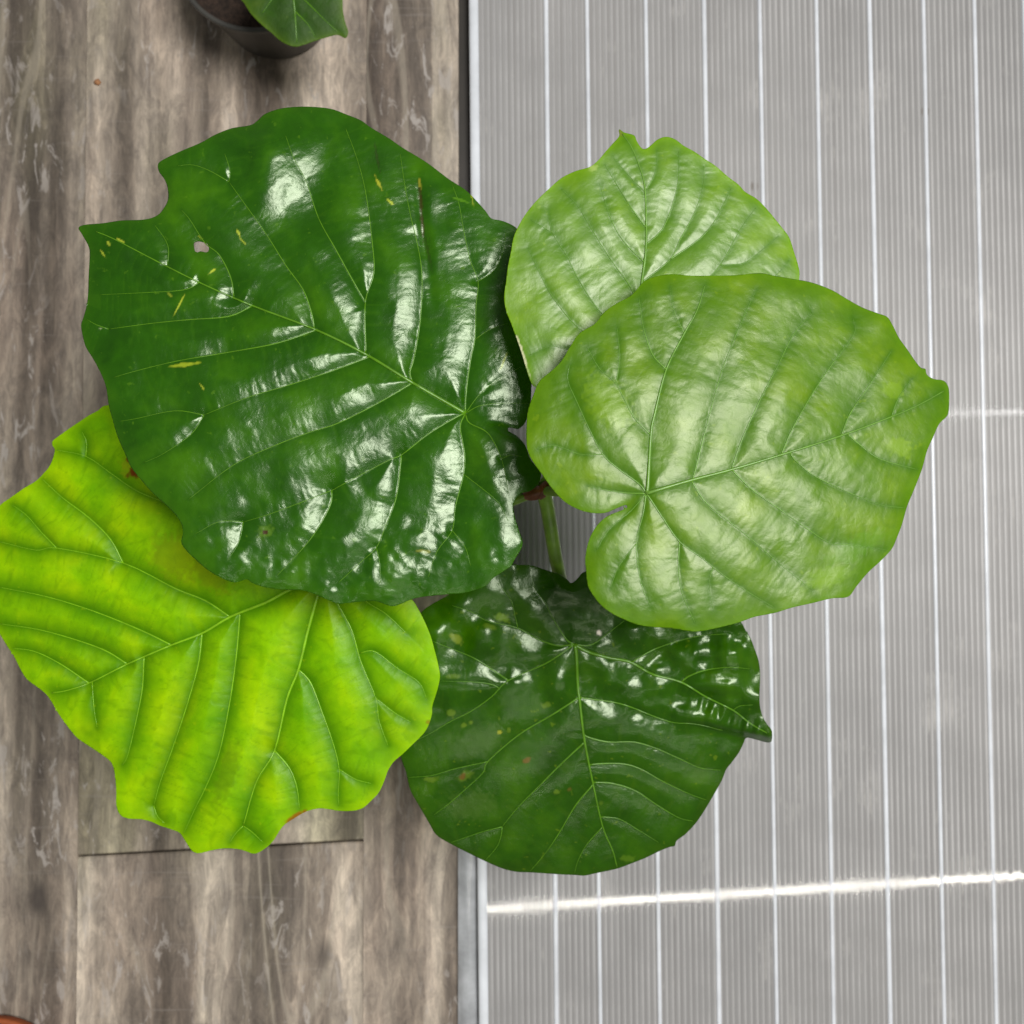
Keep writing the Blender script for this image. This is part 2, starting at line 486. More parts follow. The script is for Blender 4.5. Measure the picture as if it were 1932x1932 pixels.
ribs = [(1030, 1050), (1107, 1133), (1218, 1245), (1328, 1357), (1433, 1466), (1540, 1573), (1640, 1680), (1742, 1782), (1838, 1880), (1932, 1976), (2030, 2076), (2128, 2176)]
for i, (ut, ub) in enumerate(ribs):
    a = P(ub, 1932, ZP); c = P(ut, 0, ZP)
    d = c - a
    bar('rib', loc2(a - d * 0.25), loc2(c + d * 0.25), (0.0013 if i % 3 else 0.0015), M_RIB, pan, 0.8)
# thick bright edge bead of the sheet
a = np.array(loc2(eB)); c = np.array(loc2(eT)); d = c - a
bar('edge_bead', a - d * 0.25 + en * 0.0025, c + d * 0.25 + en * 0.0025, 0.0030, M_RIB, pan, 0.55)
# clear lip beside the bead (near end) and a dark strip painting the shade in the gap under it
vv = []; ff = []
u0 = P(866, 1932, 0.006)
K = 60
for k in range(K + 1):
    t = -0.25 + 0.62 * k / K
    w0 = 0.0
    l = np.array(loc2(P(864, 1932, 0.004))); l = l + (np.array(loc2(P(866, 0, 0.004))) - l) * (t + 0.0)
    r = a + d * t
    for j in range(7):
        q = l + (r - l) * j / 6
        vv.append((q[0], q[1], 0.0035 + 0.0028 * math.sin(math.pi * j / 6) + 0.0004 * math.sin(j * 2.1 + k * 0.4)))
for k in range(K):
    for j in range(6):
        ff.append((k * 7 + j, k * 7 + j + 1, (k + 1) * 7 + j + 1, (k + 1) * 7 + j))
lip = link('clear_lip', mesh_np('clear_lip', vv, ff), M_EDGE); lip.parent = pan
l0 = np.array(loc2(P(866, 2300, 0.001))); l1 = np.array(loc2(P(866, -400, 0.001)))
gv = [(l0[0], l0[1], 0.0012), (l0[0] + 0.02, l0[1], 0.0012), (l1[0] + 0.02, l1[1], 0.0012), (l1[0], l1[1], 0.0012),
      (l0[0], l0[1], 0.0003), (l0[0] + 0.02, l0[1], 0.0003), (l1[0] + 0.02, l1[1], 0.0003), (l1[0], l1[1], 0.0003)]
g = link('gap_shade_strip', mesh_np('gap_shade_strip', gv, [(0, 1, 2, 3), (7, 6, 5, 4), (0, 4, 5, 1), (1, 5, 6, 2), (2, 6, 7, 3), (3, 7, 4, 0)], False), M_GAP); g.parent = pan

# ------------------------------------------------------------------ lathe and tube helpers
def lathe(profile, seg=48):
    v = []; f = []
    for (r, z) in profile:
        for i in range(seg):
            th = 2 * math.pi * i / seg
            v.append((r * math.cos(th), r * math.sin(th), z))
    for k in range(len(profile) - 1):
        for i in range(seg):
            j = (i + 1) % seg
            f.append((k * seg + i, k * seg + j, (k + 1) * seg + j, (k + 1) * seg + i))
    return v, f

def tube(pts, radii, seg=8, cap=True):
    pts = np.asarray(pts, float); n = len(pts)
    v = []; f = []
    tang = np.gradient(pts, axis=0)
    for i in range(n):
        t = tang[i] / (np.linalg.norm(tang[i]) + 1e-12)
        a = np.cross(t, (0, 0, 1.0))
        if np.linalg.norm(a) < 1e-3: a = np.array([1.0, 0, 0])
        a /= np.linalg.norm(a); b_ = np.cross(a, t)
        for k in range(seg):
            th = 2 * math.pi * k / seg
            v.append(pts[i] + radii[i] * (a * math.cos(th) + b_ * math.sin(th)))
    for i in range(n - 1):
        for k in range(seg):
            j = (k + 1) % seg
            f.append((i * seg + k, i * seg + j, (i + 1) * seg + j, (i + 1) * seg + k))
    if cap:
        f.append(tuple(range(seg))[::-1]); f.append(tuple((n - 1) * seg + k for k in range(seg)))
    return v, f

# ------------------------------------------------------------------ the leaves
GRID = 2.6

def seg_dist(px, py, a, b_):
    d = b_ - a; L2 = d[0] * d[0] + d[1] * d[1] + 1e-9
    t = np.clip(((px - a[0]) * d[0] + (py - a[1]) * d[1]) / L2, 0, 1)
    qx = a[0] + t * d[0]; qy = a[1] + t * d[1]
    return np.hypot(px - qx, py - qy), t

class Leaf:
    def __init__(self, outline, veins, base, z0, slope, curv, A, sig, wr, bumpy, edge, seed, extra=None, marks=(), holes=(), vscale=1.0):
        self.out = catmull(outline, 5, True); self.base = base; self.z0 = z0; self.slope = slope; self.curv = curv
        self.A, self.sig, self.wr, self.bumpy, self.edge, self.seed = A, sig, wr, bumpy, edge, seed
        self.extra = extra; self.marks = marks; self.holes = [catmull(h, 4, True) for h in holes]
        self.veins = []
        for (lvl, pts) in veins:
            c = catmull(pts, 4)
            L = np.concatenate([[0], np.cumsum(np.hypot(*np.diff(c, axis=0).T))])
            self.veins.append((lvl, c, L))
        self.vscale = vscale; self.vg = 9.0; self.fade = (0.72, 1.3)

    def veinfield(self, u, v):
        best = np.zeros_like(u); bd = np.full_like(u, 1e9); bt = np.zeros_like(u); bs = np.zeros_like(u)
        for vi, (lvl, c, L) in enumerate(self.veins):
            s0 = {0: 1.0, 1: 0.92, 2: 0.55}[lvl]
            sg = self.sig * {0: 1.15, 1: 1.0, 2: 0.6}[lvl]
            dmin = np.full_like(u, 1e9); tt = np.zeros_like(u); sd = np.zeros_like(u)
            step = 2
            idx = list(range(0, len(c) - 1, step)) + [len(c) - 1]
            for i, j in zip(idx[:-1], idx[1:]):
                d, t = seg_dist(u, v, c[i], c[j])
                w = d < dmin
                dmin = np.where(w, d, dmin); tt = np.where(w, L[i] + t * (L[j] - L[i]), tt)
                e = c[j] - c[i]
                side = np.sign(e[0] * (v - c[i][1]) - e[1] * (u - c[i][0]))
                sd = np.where(w, side, sd)
            frac = tt / L[-1]
            st = s0 * (1 - self.fade[0] * frac ** self.fade[1])
            dd = np.sqrt(dmin * dmin + 1.5) - 1.2
            g = st * np.exp(-np.maximum(dd, 0) / sg)
            best = np.maximum(best, g)
            w = dmin < bd
            bd = np.where(w, dmin, bd); bt = np.where(w, tt + vi * 517.3, bt); bs = np.where(w, sd * st, bs)
        return best, bd, bt, bs

    def edgedist(self, u, v, polys=None):
        dm = np.full_like(u, 1e9)
        for poly in ([self.out] + self.holes):
            c = poly
            for i in range(0, len(c), 1):
                d, t = seg_dist(u, v, c[i], c[(i + 1) % len(c)])
                dm = np.minimum(dm, d)
        return dm

    def height(self, u, v, full=False, on_vein=False):
        px = 0.00019
        du, dv = (u - self.base[0]) * px, (v - self.base[1]) * px
        z = self.z0 + self.slope[0] * du + self.slope[1] * dv + self.curv[0] * du * du + self.curv[1] * dv * dv + self.curv[2] * du * dv
        if self.extra: z = z + self.extra(u, v)
        g, d, t, s = self.veinfield(u, v)
        z = z - self.A * g
        sd = self.seed
        z = z + self.bumpy * (0.9 * vnoise(u / 105, v / 105, sd) + 0.38 * vnoise(u / 46, v / 46, sd + 1))
        z = z + self.bumpy * 0.10 * vnoise(u / 17, v / 17, sd + 2)
        ed = self.edgedist(u, v)
        if not on_vein:
            wr = vnoise(t / 7.0, d / 42.0 + np.where(s > 0, 0, 31.0), sd + 5) + 0.5 * vnoise(t / 3.6, d / 26.0 + np.where(s > 0, 0, 31.0), sd + 6)
            z = z + self.wr * wr * np.exp(-d / 32.0) * (1 - np.exp(-d / 2.5))
            # fine ladder veins between the side veins
            n1 = vnoise(t / 11.0, d / 90.0 + np.where(s > 0, 0, 31.0), sd + 15) + 0.12 * vnoise(u / 14, v / 14, sd + 16)
            lad = np.clip(1 - np.abs(n1) / 0.16, 0, 1) * (0.35 + 0.65 * np.exp(-d / 40.0))
            z = z - self.wr * 1.2 * lad
        z = z - self.edge * np.exp(-ed / 22.0) * (1.0 + 0.8 * vnoise(u / 60, v / 60, sd + 9))
        if full:
            return z, d, ed, lad
        return z

def inside_poly(px, py, poly):
    r = np.zeros(px.shape, bool)
    n = len(poly)
    x0, y0 = poly[:, 0], poly[:, 1]; x1, y1 = np.roll(x0, -1), np.roll(y0, -1)
    for i in range(n):
        c = (y0[i] > py) != (y1[i] > py)
        if not c.any(): continue
        xi = x0[i] + (py - y0[i]) / (y1[i] - y0[i] + 1e-12) * (x1[i] - x0[i])
        r ^= c & (px < xi)
    return r

def nearest_on(poly, px, py):
    bd = np.full(px.shape, 1e9); bx = px.copy(); by = py.copy()
    for i in range(len(poly)):
        a = poly[i]; b_ = poly[(i + 1) % len(poly)]
        d, t = seg_dist(px, py, a, b_)
        w = d < bd
        bd = np.where(w, d, bd); bx = np.where(w, a[0] + t * (b_[0] - a[0]), bx); by = np.where(w, a[1] + t * (b_[1] - a[1]), by)
    return bd, bx, by

def build_leaf(L, mat, vmat, parent, label):
    o = L.out
    u0, v0 = o.min(0) - 2 * GRID; u1, v1 = o.max(0) + 2 * GRID
    us = np.arange(u0, u1, GRID); vs = np.arange(v0, v1, GRID)
    U, V = np.meshgrid(us, vs)
    ins = inside_poly(U, V, o)
    for h in L.holes: ins &= ~inside_poly(U, V, h)
    c = ins[:-1, :-1] | ins[1:, :-1] | ins[:-1, 1:] | ins[1:, 1:]
    act = np.zeros_like(ins)
    act[:-1, :-1] |= c; act[1:, :-1] |= c; act[:-1, 1:] |= c; act[1:, 1:] |= c
    idx = -np.ones(U.shape, int); ii = np.nonzero(act); idx[ii] = np.arange(len(ii[0]))
    pu, pv = U[ii].copy(), V[ii].copy()
    outm = ~ins[ii]
    bd = np.full(outm.sum(), 1e9); bu = pu[outm].copy(); bv = pv[outm].copy(); su, sv = pu[outm], pv[outm]
    for poly in [o] + L.holes:
        d, x, y = nearest_on(poly, su, sv)
        w = d < bd
        bd = np.where(w, d, bd); bu = np.where(w, x, bu); bv = np.where(w, y, bv)
    pu[outm] = bu; pv[outm] = bv
    z, d, ed, lad = L.height(pu, pv, True)
    co = P(pu, pv, z)
    r, q = np.nonzero(c)
    quads = np.stack([idx[r + 1, q], idx[r + 1, q + 1], idx[r, q + 1], idx[r, q]], -1)
    org = P(L.base[0], L.base[1], L.z0)
    me = quads_mesh('leaf', co - org, quads)
    n = len(me.vertices)
    a = me.attributes.new('nearvein', 'FLOAT', 'POINT'); a.data.foreach_set('value', (np.exp(-d / L.vg)).astype(np.float32))
    a = me.attributes.new('ladder', 'FLOAT', 'POINT'); a.data.foreach_set('value', lad.astype(np.float32))
    a = me.attributes.new('margin', 'FLOAT', 'POINT'); a.data.foreach_set('value', (np.exp(-ed / 7.0)).astype(np.float32))
    mk = np.zeros((n, 4), np.float32)
    for (mu, mv, ru, rv, ang, col, al) in L.marks:
        ca, sa = math.cos(ang), math.sin(ang)
        x = (pu - mu) * ca + (pv - mv) * sa; y = -(pu - mu) * sa + (pv - mv) * ca
        rr = np.sqrt((x / ru) ** 2 + (y / rv) ** 2) + 0.35 * vnoise(pu / 6, pv / 6, 77)
        w = np.clip((1.15 - rr) / 0.5, 0, 1) * al
        upd = w > mk[:, 3]
        mk[upd, :3] = col; mk[upd, 3] = w[upd]
    a = me.attributes.new('mark', 'FLOAT_COLOR', 'POINT'); a.data.foreach_set('color', mk.ravel())
    ob = bpy.data.objects.new('leaf', me); COL.objects.link(ob); me.materials.append(mat)
    ob.parent = parent; ob.location = Vector(org) - Vector(parent.location)
    ob['label'] = label
    sol = ob.modifiers.new('rim', 'SOLIDIFY'); sol.thickness = 0.0005; sol.offset = -1; sol.use_rim_only = True
    # midrib and veins as thin tapered cords pressed into the blade
    for (lvl, cpts, ln) in L.veins:
        k = max(2, int(ln[-1] / 7))
        t = np.linspace(0, ln[-1], k + 1)
        cu = np.interp(t, ln, cpts[:, 0]); cv = np.interp(t, ln, cpts[:, 1])
        zz = L.height(cu, cv, False, True)
        fr = t / ln[-1]
        r0, r1 = {0: (4.0, 1.0), 1: (1.75, 0.5), 2: (1.0, 0.4)}[lvl]
        pxs = (CAM_H - zz) / FPX
        rad = (r0 + (r1 - r0) * fr ** 0.8) * L.vscale * pxs
        pts = P(cu, cv, zz + rad * 0.15) - org
        vv, ff = tube(pts, rad, 6)
        nm = 'midrib' if lvl == 0 else 'side_vein'
        vo = bpy.data.objects.new(nm, mesh_np(nm, vv, ff)); COL.objects.link(vo); vo.data.materials.append(vmat)
        vo.parent = ob
    return ob

# ---- leaf outlines and veins (measured positions)
L1_out = [(148,430),(154,441),(167,465),(169,483),(167,523),(166,555),(163,578),(157,600),(153,613),(156,634),(162,655),(175,676),(184,692),(195,715),(201,735),(205,764),(213,794),(222,824),(235,854),(247,881),(265,904),(286,928),(309,949),(330,970),(342,988),(345,1005),(342,1023),(351,1038),(369,1056),(390,1074),(411,1087),(428,1095),(443,1099),(455,1096),(466,1093),(476,1100),(496,1107),(518,1111),(546,1113),(572,1114),(594,1121),(614,1130),(638,1139),(653,1138),(681,1135),(707,1134),(729,1141),(741,1144),(757,1139),(776,1131),(798,1126),(837,1122),(872,1119),(890,1115),(917,1105),(930,1091),(954,1075),(964,1068),(972,1054),(983,1036),(986,1023),(980,1004),(972,978),(968,956),(972,943),(983,931),(1001,926),(1015,914),(1021,898),(1018,888),(1001,866),(991,840),(976,823),(962,815),(954,809),(960,806),(970,807),(980,808),(992,795),(1001,761),(1003,726),(1008,680),(1012,620),(1010,560),(1000,500),(990,455),(976,432),(961,422),(945,416),(927,412),(916,398),(900,380),(879,359),(847,338),(826,322),(800,303),(760,279),(734,261),(699,240),(681,227),(654,216),(623,205),(578,201),(540,203),(517,208),(498,216),(485,228),(472,236),(437,242),(406,254),(379,269),(339,286),(308,301),(298,310),(300,324),(310,338),(316,354),(317,375),(310,391),(297,406),(273,414),(228,416),(194,421),(160,424)]
L1_v = [(0,[(878,780),(776,721),(689,668),(593,621),(474,576),(376,533),(294,492),(215,451),(181,437)]),
 (1,[(778,720),(773,702),(781,676),(793,602),(796,518),(787,459),(775,409),(764,351),(755,290)]),
 (1,[(689,667),(690,655),(689,570),(705,518),(703,465),(690,364),(673,298),(652,242)]),
 (1,[(689,570),(662,523),(633,470),(601,412),(578,343),(554,298),(539,256)]),
 (1,[(593,621),(588,592),(572,547),(540,502),(503,443),(464,388),(432,343)]), (2,[(432,343),(434,325),(431,311),(424,290)]), (2,[(432,343),(395,322),(363,311),(335,313)]),
 (1,[(441,560),(435,523),(413,480),(387,459),(358,414),(342,396)]),
 (2,[(316,500),(318,470),(310,449),(292,425)]),
 (2,[(376,533),(347,547),(276,552),(189,556)]),
 (1,[(476,577),(432,597),(358,603),(287,610),(205,621)]), (2,[(205,621),(180,612),(165,603)]),
 (1,[(598,622),(525,647),(441,663),(335,681),(256,700),(215,712)]),
 (1,[(698,673),(626,700),(547,726),(467,750),(385,783)]), (2,[(385,783),(330,775),(256,790),(225,795)]), (2,[(385,783),(361,819),(308,856),(271,873)]),
 (1,[(779,722),(718,758),(639,798),(586,815),(520,840),(441,877),(356,942)]),
 (1,[(878,780),(861,787),(808,819),(758,858),(732,869),(639,918),(626,925),(520,966),(459,985)]), (2,[(459,985),(414,984),(369,1007)]), (2,[(459,985),(451,1022),(430,1057)]),
 (1,[(757,858),(755,882),(747,941),(726,996),(710,1033),(679,1062),(639,1099)]), (2,[(710,1033),(716,1060),(718,1100)]),
 (1,[(626,925),(622,956),(586,1017),(523,1086)]),
 (1,[(878,780),(868,803),(873,835),(877,864),(874,898),(859,956),(853,1001),(824,1041),(808,1089)]), (2,[(875,895),(914,925),(941,949),(959,983)]), (2,[(853,1001),(877,1031),(888,1068)]),
 (1,[(878,780),(885,798),(917,814),(935,840),(946,866),(954,898),(959,930)]), (2,[(946,866),(965,858),(985,862)]),
 (1,[(878,780),(878,758),(882,718),(889,673),(896,639),(898,576),(902,531),(887,491),(874,430),(866,385),(853,348)]),
 (2,[(897,640),(922,623),(956,610)]), (2,[(902,531),(932,510),(949,475),(955,436)]),
 (2,[(878,780),(904,745),(938,718),(983,692)]), (2,[(878,780),(904,766),(943,761),(999,761)])]
YEL = (0.42, 0.50, 0.04); BRN = (0.10, 0.045, 0.008)
L1_marks = [(400,512,10,2.2,-0.7,YEL,0.9),(340,572,24,2.2,-1.1,YEL,0.9),(450,440,9,2.5,1.2,YEL,0.8),(458,455,10,1.6,0.8,YEL,0.7),(205,460,6,3,0.9,YEL,0.7),(226,453,9,2.5,0.5,YEL,0.8),(194,478,10,2.2,1.0,YEL,0.8),
 (190,620,4,3,0,(0.5,0.6,0.3),0.5),(350,688,26,4,-0.12,(0.32,0.40,0.02),0.85),(345,688,10,2,-0.1,(0.20,0.10,0.02),0.8),(380,728,10,2,1.0,YEL,0.7),(501,1004,6,5,0,(0.05,0.02,0.008),0.95),(501,1004,16,14,0,(0.11,0.22,0.012),0.5),
 (714,345,15,3,1.1,(0.40,0.42,0.03),0.8),(738,382,11,3,0.7,YEL,0.85),(712,300,30,2.5,1.4,(0.02,0.045,0.005),0.8),(795,400,58,3.5,1.5,(0.035,0.028,0.004),0.85),(792,348,12,3,1.5,(0.25,0.24,0.02),0.8),(806,470,42,3,1.35,(0.02,0.05,0.004),0.7),
 (950,683,16,2.5,-1.2,YEL,0.85),(870,378,16,3,0.3,(0.10,0.26,0.01),0.6),(800,1040,14,4,0,(0.25,0.25,0.02),0.6),(890,370,18,2,1.4,YEL,0.5),(378,448,8,2,0.6,YEL,0.5),(320,556,6,3,0.8,YEL,0.4)]
L1_hole = [[(366,458),(374,455),(383,457),(392,461),(394,472),(389,476),(378,474),(370,477),(367,470)]]

L2_out = [(205,764),(184,775),(167,784),(149,796),(131,808),(113,821),(100,831),(98,839),(103,848),(101,860),(94,878),(83,892),(68,907),(45,921),(18,940),(0,953),(-16,975),(-26,1015),(-30,1070),(-24,1130),(-10,1175),(0,1197),(12,1217),(27,1240),(39,1264),(51,1282),(71,1297),(86,1309),(97,1324),(109,1345),(126,1369),(144,1391),(162,1404),(189,1422),(207,1436),(214,1449),(217,1467),(219,1491),(219,1517),(223,1532),(231,1541),(245,1545),(266,1546),(284,1550),(302,1558),(323,1565),(338,1571),(347,1583),(357,1599),(364,1607),(376,1610),(397,1605),(421,1601),(448,1602),(466,1607),(478,1611),(489,1608),(504,1598),(516,1586),(528,1567),(537,1556),(555,1544),(576,1532),(597,1526),(614,1526),(640,1530),(664,1530),(684,1525),(701,1510),(715,1495),(726,1471),(732,1454),(743,1437),(757,1425),(777,1406),(799,1384),(809,1367),(815,1347),(816,1331),(825,1302),(830,1277),(827,1255),(820,1227),(812,1199),(799,1168),(788,1147),(778,1132),(740,1095),(690,1070),(650,1072),(622,1086),(610,1092),(602,1080),(590,1040),(540,990),(450,900),(350,820),(270,775)]
L2_v = [(0,[(610,1088),(546,1113),(501,1137),(434,1164),(383,1194),(321,1218),(238,1254),(170,1288),(125,1303),(98,1307)]),
 (1,[(434,1164),(387,1133),(330,1110),(232,1062),(107,1034),(68,1038),(0,1022)]), (1,[(232,1062),(208,1017),(167,976),(119,940),(80,904)]), (2,[(107,1034),(77,1003),(51,973),(24,953)]),
 (1,[(323,1217),(268,1190),(179,1154),(89,1126),(0,1108)]),
 (1,[(240,1253),(202,1229),(149,1209),(74,1188),(0,1177)]),
 (1,[(168,1289),(113,1252),(65,1229),(24,1223)]),
 (1,[(610,1088),(480,1020),(380,975),(306,946),(256,925),(208,892),(162,861),(107,849)]), (2,[(162,861),(163,833),(155,815)]),
 (1,[(452,1156),(452,1165),(445,1244),(431,1339),(411,1429),(383,1496),(373,1515),(347,1571)]),
 (1,[(381,1195),(379,1217),(373,1259),(350,1339),(323,1419),(302,1476),(290,1520)]), (2,[(290,1520),(297,1540),(311,1553)]),
 (1,[(272,1240),(271,1250),(268,1303),(254,1372),(240,1428),(231,1443)]), (2,[(174,1287),(177,1333),(183,1372)]),
 (0,[(610,1088),(598,1128),(580,1193),(563,1263),(541,1319),(518,1416),(484,1474),(459,1558)]), (2,[(459,1558),(476,1570),(496,1589)]), (2,[(459,1558),(445,1572),(434,1589)]),
 (1,[(563,1263),(586,1288),(608,1345),(628,1401),(640,1451),(638,1494),(639,1519)]), (2,[(640,1451),(670,1470),(700,1478)]),
 (1,[(518,1416),(546,1449),(560,1485),(565,1525)]),
 (1,[(610,1088),(642,1148),(664,1190),(681,1249),(709,1317),(715,1359),(732,1406)]), (2,[(679,1232),(707,1229),(749,1260),(791,1288),(805,1319)]), (2,[(709,1317),(745,1345),(775,1362)]),
 (1,[(610,1088),(650,1105),(695,1138),(729,1159),(768,1196)])]
L2_marks = [(243,868,7,5,0.8,(0.22,0.035,0.004),0.9),(252,892,12,13,0.9,(0.20,0.030,0.004),0.95),(250,880,24,22,0.9,(0.40,0.42,0.01),0.45),(558,1542,26,6,-0.55,(0.36,0.09,0.006),0.85),(808,1362,6,4,0,(0.28,0.16,0.01),0.7),(140,839,3,3,0,(0.9,0.9,0.6),0),
 (330,1050,50,40,0.6,(0.26,0.36,0.006),0.5),(400,1085,50,25,0.6,(0.28,0.38,0.006),0.5),(430,1460,20,60,0.25,(0.14,0.27,0.004),0.5)]  # first two: olive shadow of the dark leaf, painted on

L3_out = [(993,826),(993,808),(996,775),(1006,746),(1017,720),(1035,704),(1057,684),(1075,655),(1093,629),(1122,611),(1140,589),(1162,573),(1191,557),(1213,533),(1235,522),(1268,517),(1304,520),(1345,520),(1388,519),(1434,515),(1460,520),(1496,526),(1532,533),(1569,547),(1598,564),(1627,580),(1656,591),(1674,598),(1685,615),(1696,637),(1711,658),(1729,684),(1738,694),(1746,696),(1749,707),(1762,715),(1780,718),(1789,729),(1791,746),(1790,775),(1785,787),(1772,800),(1760,826),(1749,851),(1740,884),(1729,913),(1720,935),(1711,957),(1702,989),(1692,1015),(1683,1035),(1663,1057),(1638,1080),(1616,1106),(1600,1126),(1569,1129),(1532,1138),(1496,1146),(1467,1155),(1449,1159),(1423,1164),(1398,1173),(1369,1181),(1328,1190),(1303,1191),(1271,1186),(1230,1183),(1201,1178),(1176,1168),(1154,1157),(1133,1141),(1117,1120),(1109,1105),(1106,1081),(1104,1055),(1109,1026),(1118,1004),(1133,984),(1150,972),(1172,963),(1184,957),(1180,953),(1166,958),(1140,968),(1111,967),(1086,959),(1067,948),(1053,935),(1038,917),(1024,897),(1013,882),(1000,862),(994,844)]
L3_v = [(0,[(1219,931),(1304,906),(1380,886),(1474,858),(1587,822),(1682,786),(1733,764),(1780,738)]),
 (1,[(1306,906),(1311,890),(1332,807),(1361,702),(1394,618),(1427,546)]),
 (1,[(1380,886),(1401,826),(1438,746),(1467,691),(1496,633),(1532,589)]),
 (1,[(1474,858),(1496,807),(1540,731),(1580,673),(1612,629),(1609,600)]),
 (1,[(1587,822),(1605,778),(1642,724),(1682,662)]), (2,[(1682,786),(1696,749),(1722,713)]),
 (1,[(1304,906),(1329,945),(1369,979),(1423,1022),(1482,1073),(1532,1113)]),
 (1,[(1380,886),(1423,927),(1481,968),(1532,1004),(1569,1026),(1605,1028),(1671,1037)]),
 (1,[(1490,853),(1500,868),(1532,895),(1580,920),(1623,938),(1663,953),(1707,958)]),
 (1,[(1598,818),(1623,840),(1660,866),(1732,886)]),
 (0,[(1219,931),(1222,917),(1228,819),(1235,782),(1257,697),(1291,629),(1315,586),(1330,538)]),
 (1,[(1257,697),(1231,669),(1213,615),(1206,564)]), (2,[(1291,629),(1271,586),(1264,542)]),
 (1,[(1228,821),(1195,786),(1162,724),(1133,698),(1107,655)]), (2,[(1162,724),(1169,673),(1164,618)]),
 (1,[(1219,931),(1206,913),(1166,884),(1137,857),(1111,808),(1086,753),(1071,717),(1075,688)]), (2,[(1137,857),(1093,857),(1046,840),(1013,848)]),
 (1,[(1219,931),(1177,930),(1140,924),(1108,917)]),
 (1,[(1219,931),(1226,940),(1249,975),(1282,1022),(1322,1051),(1359,1081),(1405,1113),(1460,1146)]), (1,[(1282,1022),(1280,1066),(1286,1117),(1311,1175)]), (2,[(1345,1070),(1338,1100),(1345,1150)]),
 (1,[(1219,931),(1213,971),(1200,1026),(1209,1099),(1228,1146)]), (2,[(1200,1026),(1169,1066),(1151,1110)]),
 (2,[(1219,931),(1190,964),(1151,997),(1126,1037)])]
L3_marks = [(1295,905,8,3,-0.8,(0.04,0.10,0.005),0.6),(1700,845,26,18,0.4,(0.22,0.38,0.01),0.5),(1685,735,24,16,0.3,(0.20,0.36,0.01),0.45),(1620,1030,60,22,-0.5,(0.10,0.28,0.008),0.35),(1150,760,60,40,0.9,(0.20,0.36,0.006),0.4),(1560,1090,50,18,-0.3,(0.18,0.36,0.008),0.4)]

L4_out = [(1168,244),(1178,250),(1196,255),(1201,265),(1209,278),(1217,281),(1227,275),(1241,263),(1257,258),(1274,263),(1290,275),(1310,286),(1330,300),(1350,313),(1373,333),(1393,348),(1406,362),(1426,374),(1442,389),(1459,409),(1475,429),(1489,448),(1498,475),(1507,505),(1508,525),(1500,570),(1470,620),(1420,660),(1350,690),(1280,695),(1230,675),(1205,650),(1197,643),(1188,650),(1150,690),(1090,722),(1040,735),(1012,731),(1002,722),(993,696),(983,663),(974,637),(963,607),(955,587),(951,561),(955,531),(958,505),(964,475),(969,448),(979,425),(993,402),(1012,379),(1036,356),(1059,336),(1085,323),(1112,315),(1128,303),(1141,288),(1155,272),(1168,257)]
L4_v = [(0,[(1197,640),(1211,531),(1219,462),(1217,359),(1207,316),(1191,277),(1174,253)]),
 (2,[(1217,362),(1188,333),(1155,293)]), (1,[(1218,428),(1191,392),(1158,339),(1141,310)]), (1,[(1216,495),(1174,452),(1151,409),(1131,346)]),
 (1,[(1203,590),(1191,544),(1151,488),(1118,435),(1088,386),(1059,356)]),
 (1,[(1197,640),(1135,591),(1092,528),(1069,482),(1042,439),(1032,396)]), (2,[(1042,439),(1022,427),(1002,415)]),
 (1,[(1197,640),(1150,640),(1098,624),(1052,574),(1026,531),(996,468)]),
 (2,[(1197,640),(1120,660),(1072,660),(1039,653),(999,670)]),
 (1,[(1219,462),(1250,432),(1270,382),(1280,336),(1280,286)]),
 (1,[(1211,533),(1264,490),(1283,452),(1310,402),(1327,349),(1328,313)]), (1,[(1264,490),(1323,448),(1353,409),(1379,356)]),
 (1,[(1197,640),(1280,570),(1343,518),(1370,482),(1399,429),(1426,392)]), (2,[(1358,500),(1375,499),(1406,495),(1442,468),(1469,445)]),
 (2,[(1280,600),(1400,565),(1462,521),(1489,491)]), (2,[(1217,359),(1227,346),(1239,316),(1239,283)])]
L4_marks = [(985,665,42,3.5,1.25,(0.75,0.72,0.48),0.8),(1170,250,8,5,0.7,(0.16,0.17,0.02),0.7),(1118,316,12,8,0.5,(0.42,0.55,0.15),0.6)]

L5_out = [(796,1154),(815,1140),(840,1126),(880,1100),(925,1078),(967,1065),(979,1066),(1000,1066),(1020,1072),(1041,1079),(1055,1083),(1070,1093),(1078,1100),(1090,1091),(1102,1079),(1135,1072),(1200,1078),(1270,1100),(1340,1135),(1385,1160),(1399,1175),(1406,1188),(1416,1204),(1424,1225),(1431,1245),(1434,1266),(1434,1286),(1433,1313),(1434,1333),(1439,1352),(1447,1366),(1455,1376),(1457,1385),(1456,1398),(1451,1401),(1443,1400),(1424,1395),(1408,1392),(1403,1402),(1394,1420),(1381,1438),(1370,1452),(1363,1470),(1351,1492),(1340,1511),(1328,1531),(1312,1554),(1293,1574),(1277,1586),(1273,1596),(1264,1598),(1246,1605),(1217,1619),(1189,1630),(1164,1639),(1127,1647),(1103,1652),(1086,1651),(1061,1650),(1031,1648),(1000,1646),(975,1645),(949,1639),(918,1626),(887,1611),(852,1593),(824,1576),(809,1552),(791,1521),(774,1490),(766,1457),(758,1435),(752,1405),(745,1370),(742,1320),(750,1250),(770,1190)]
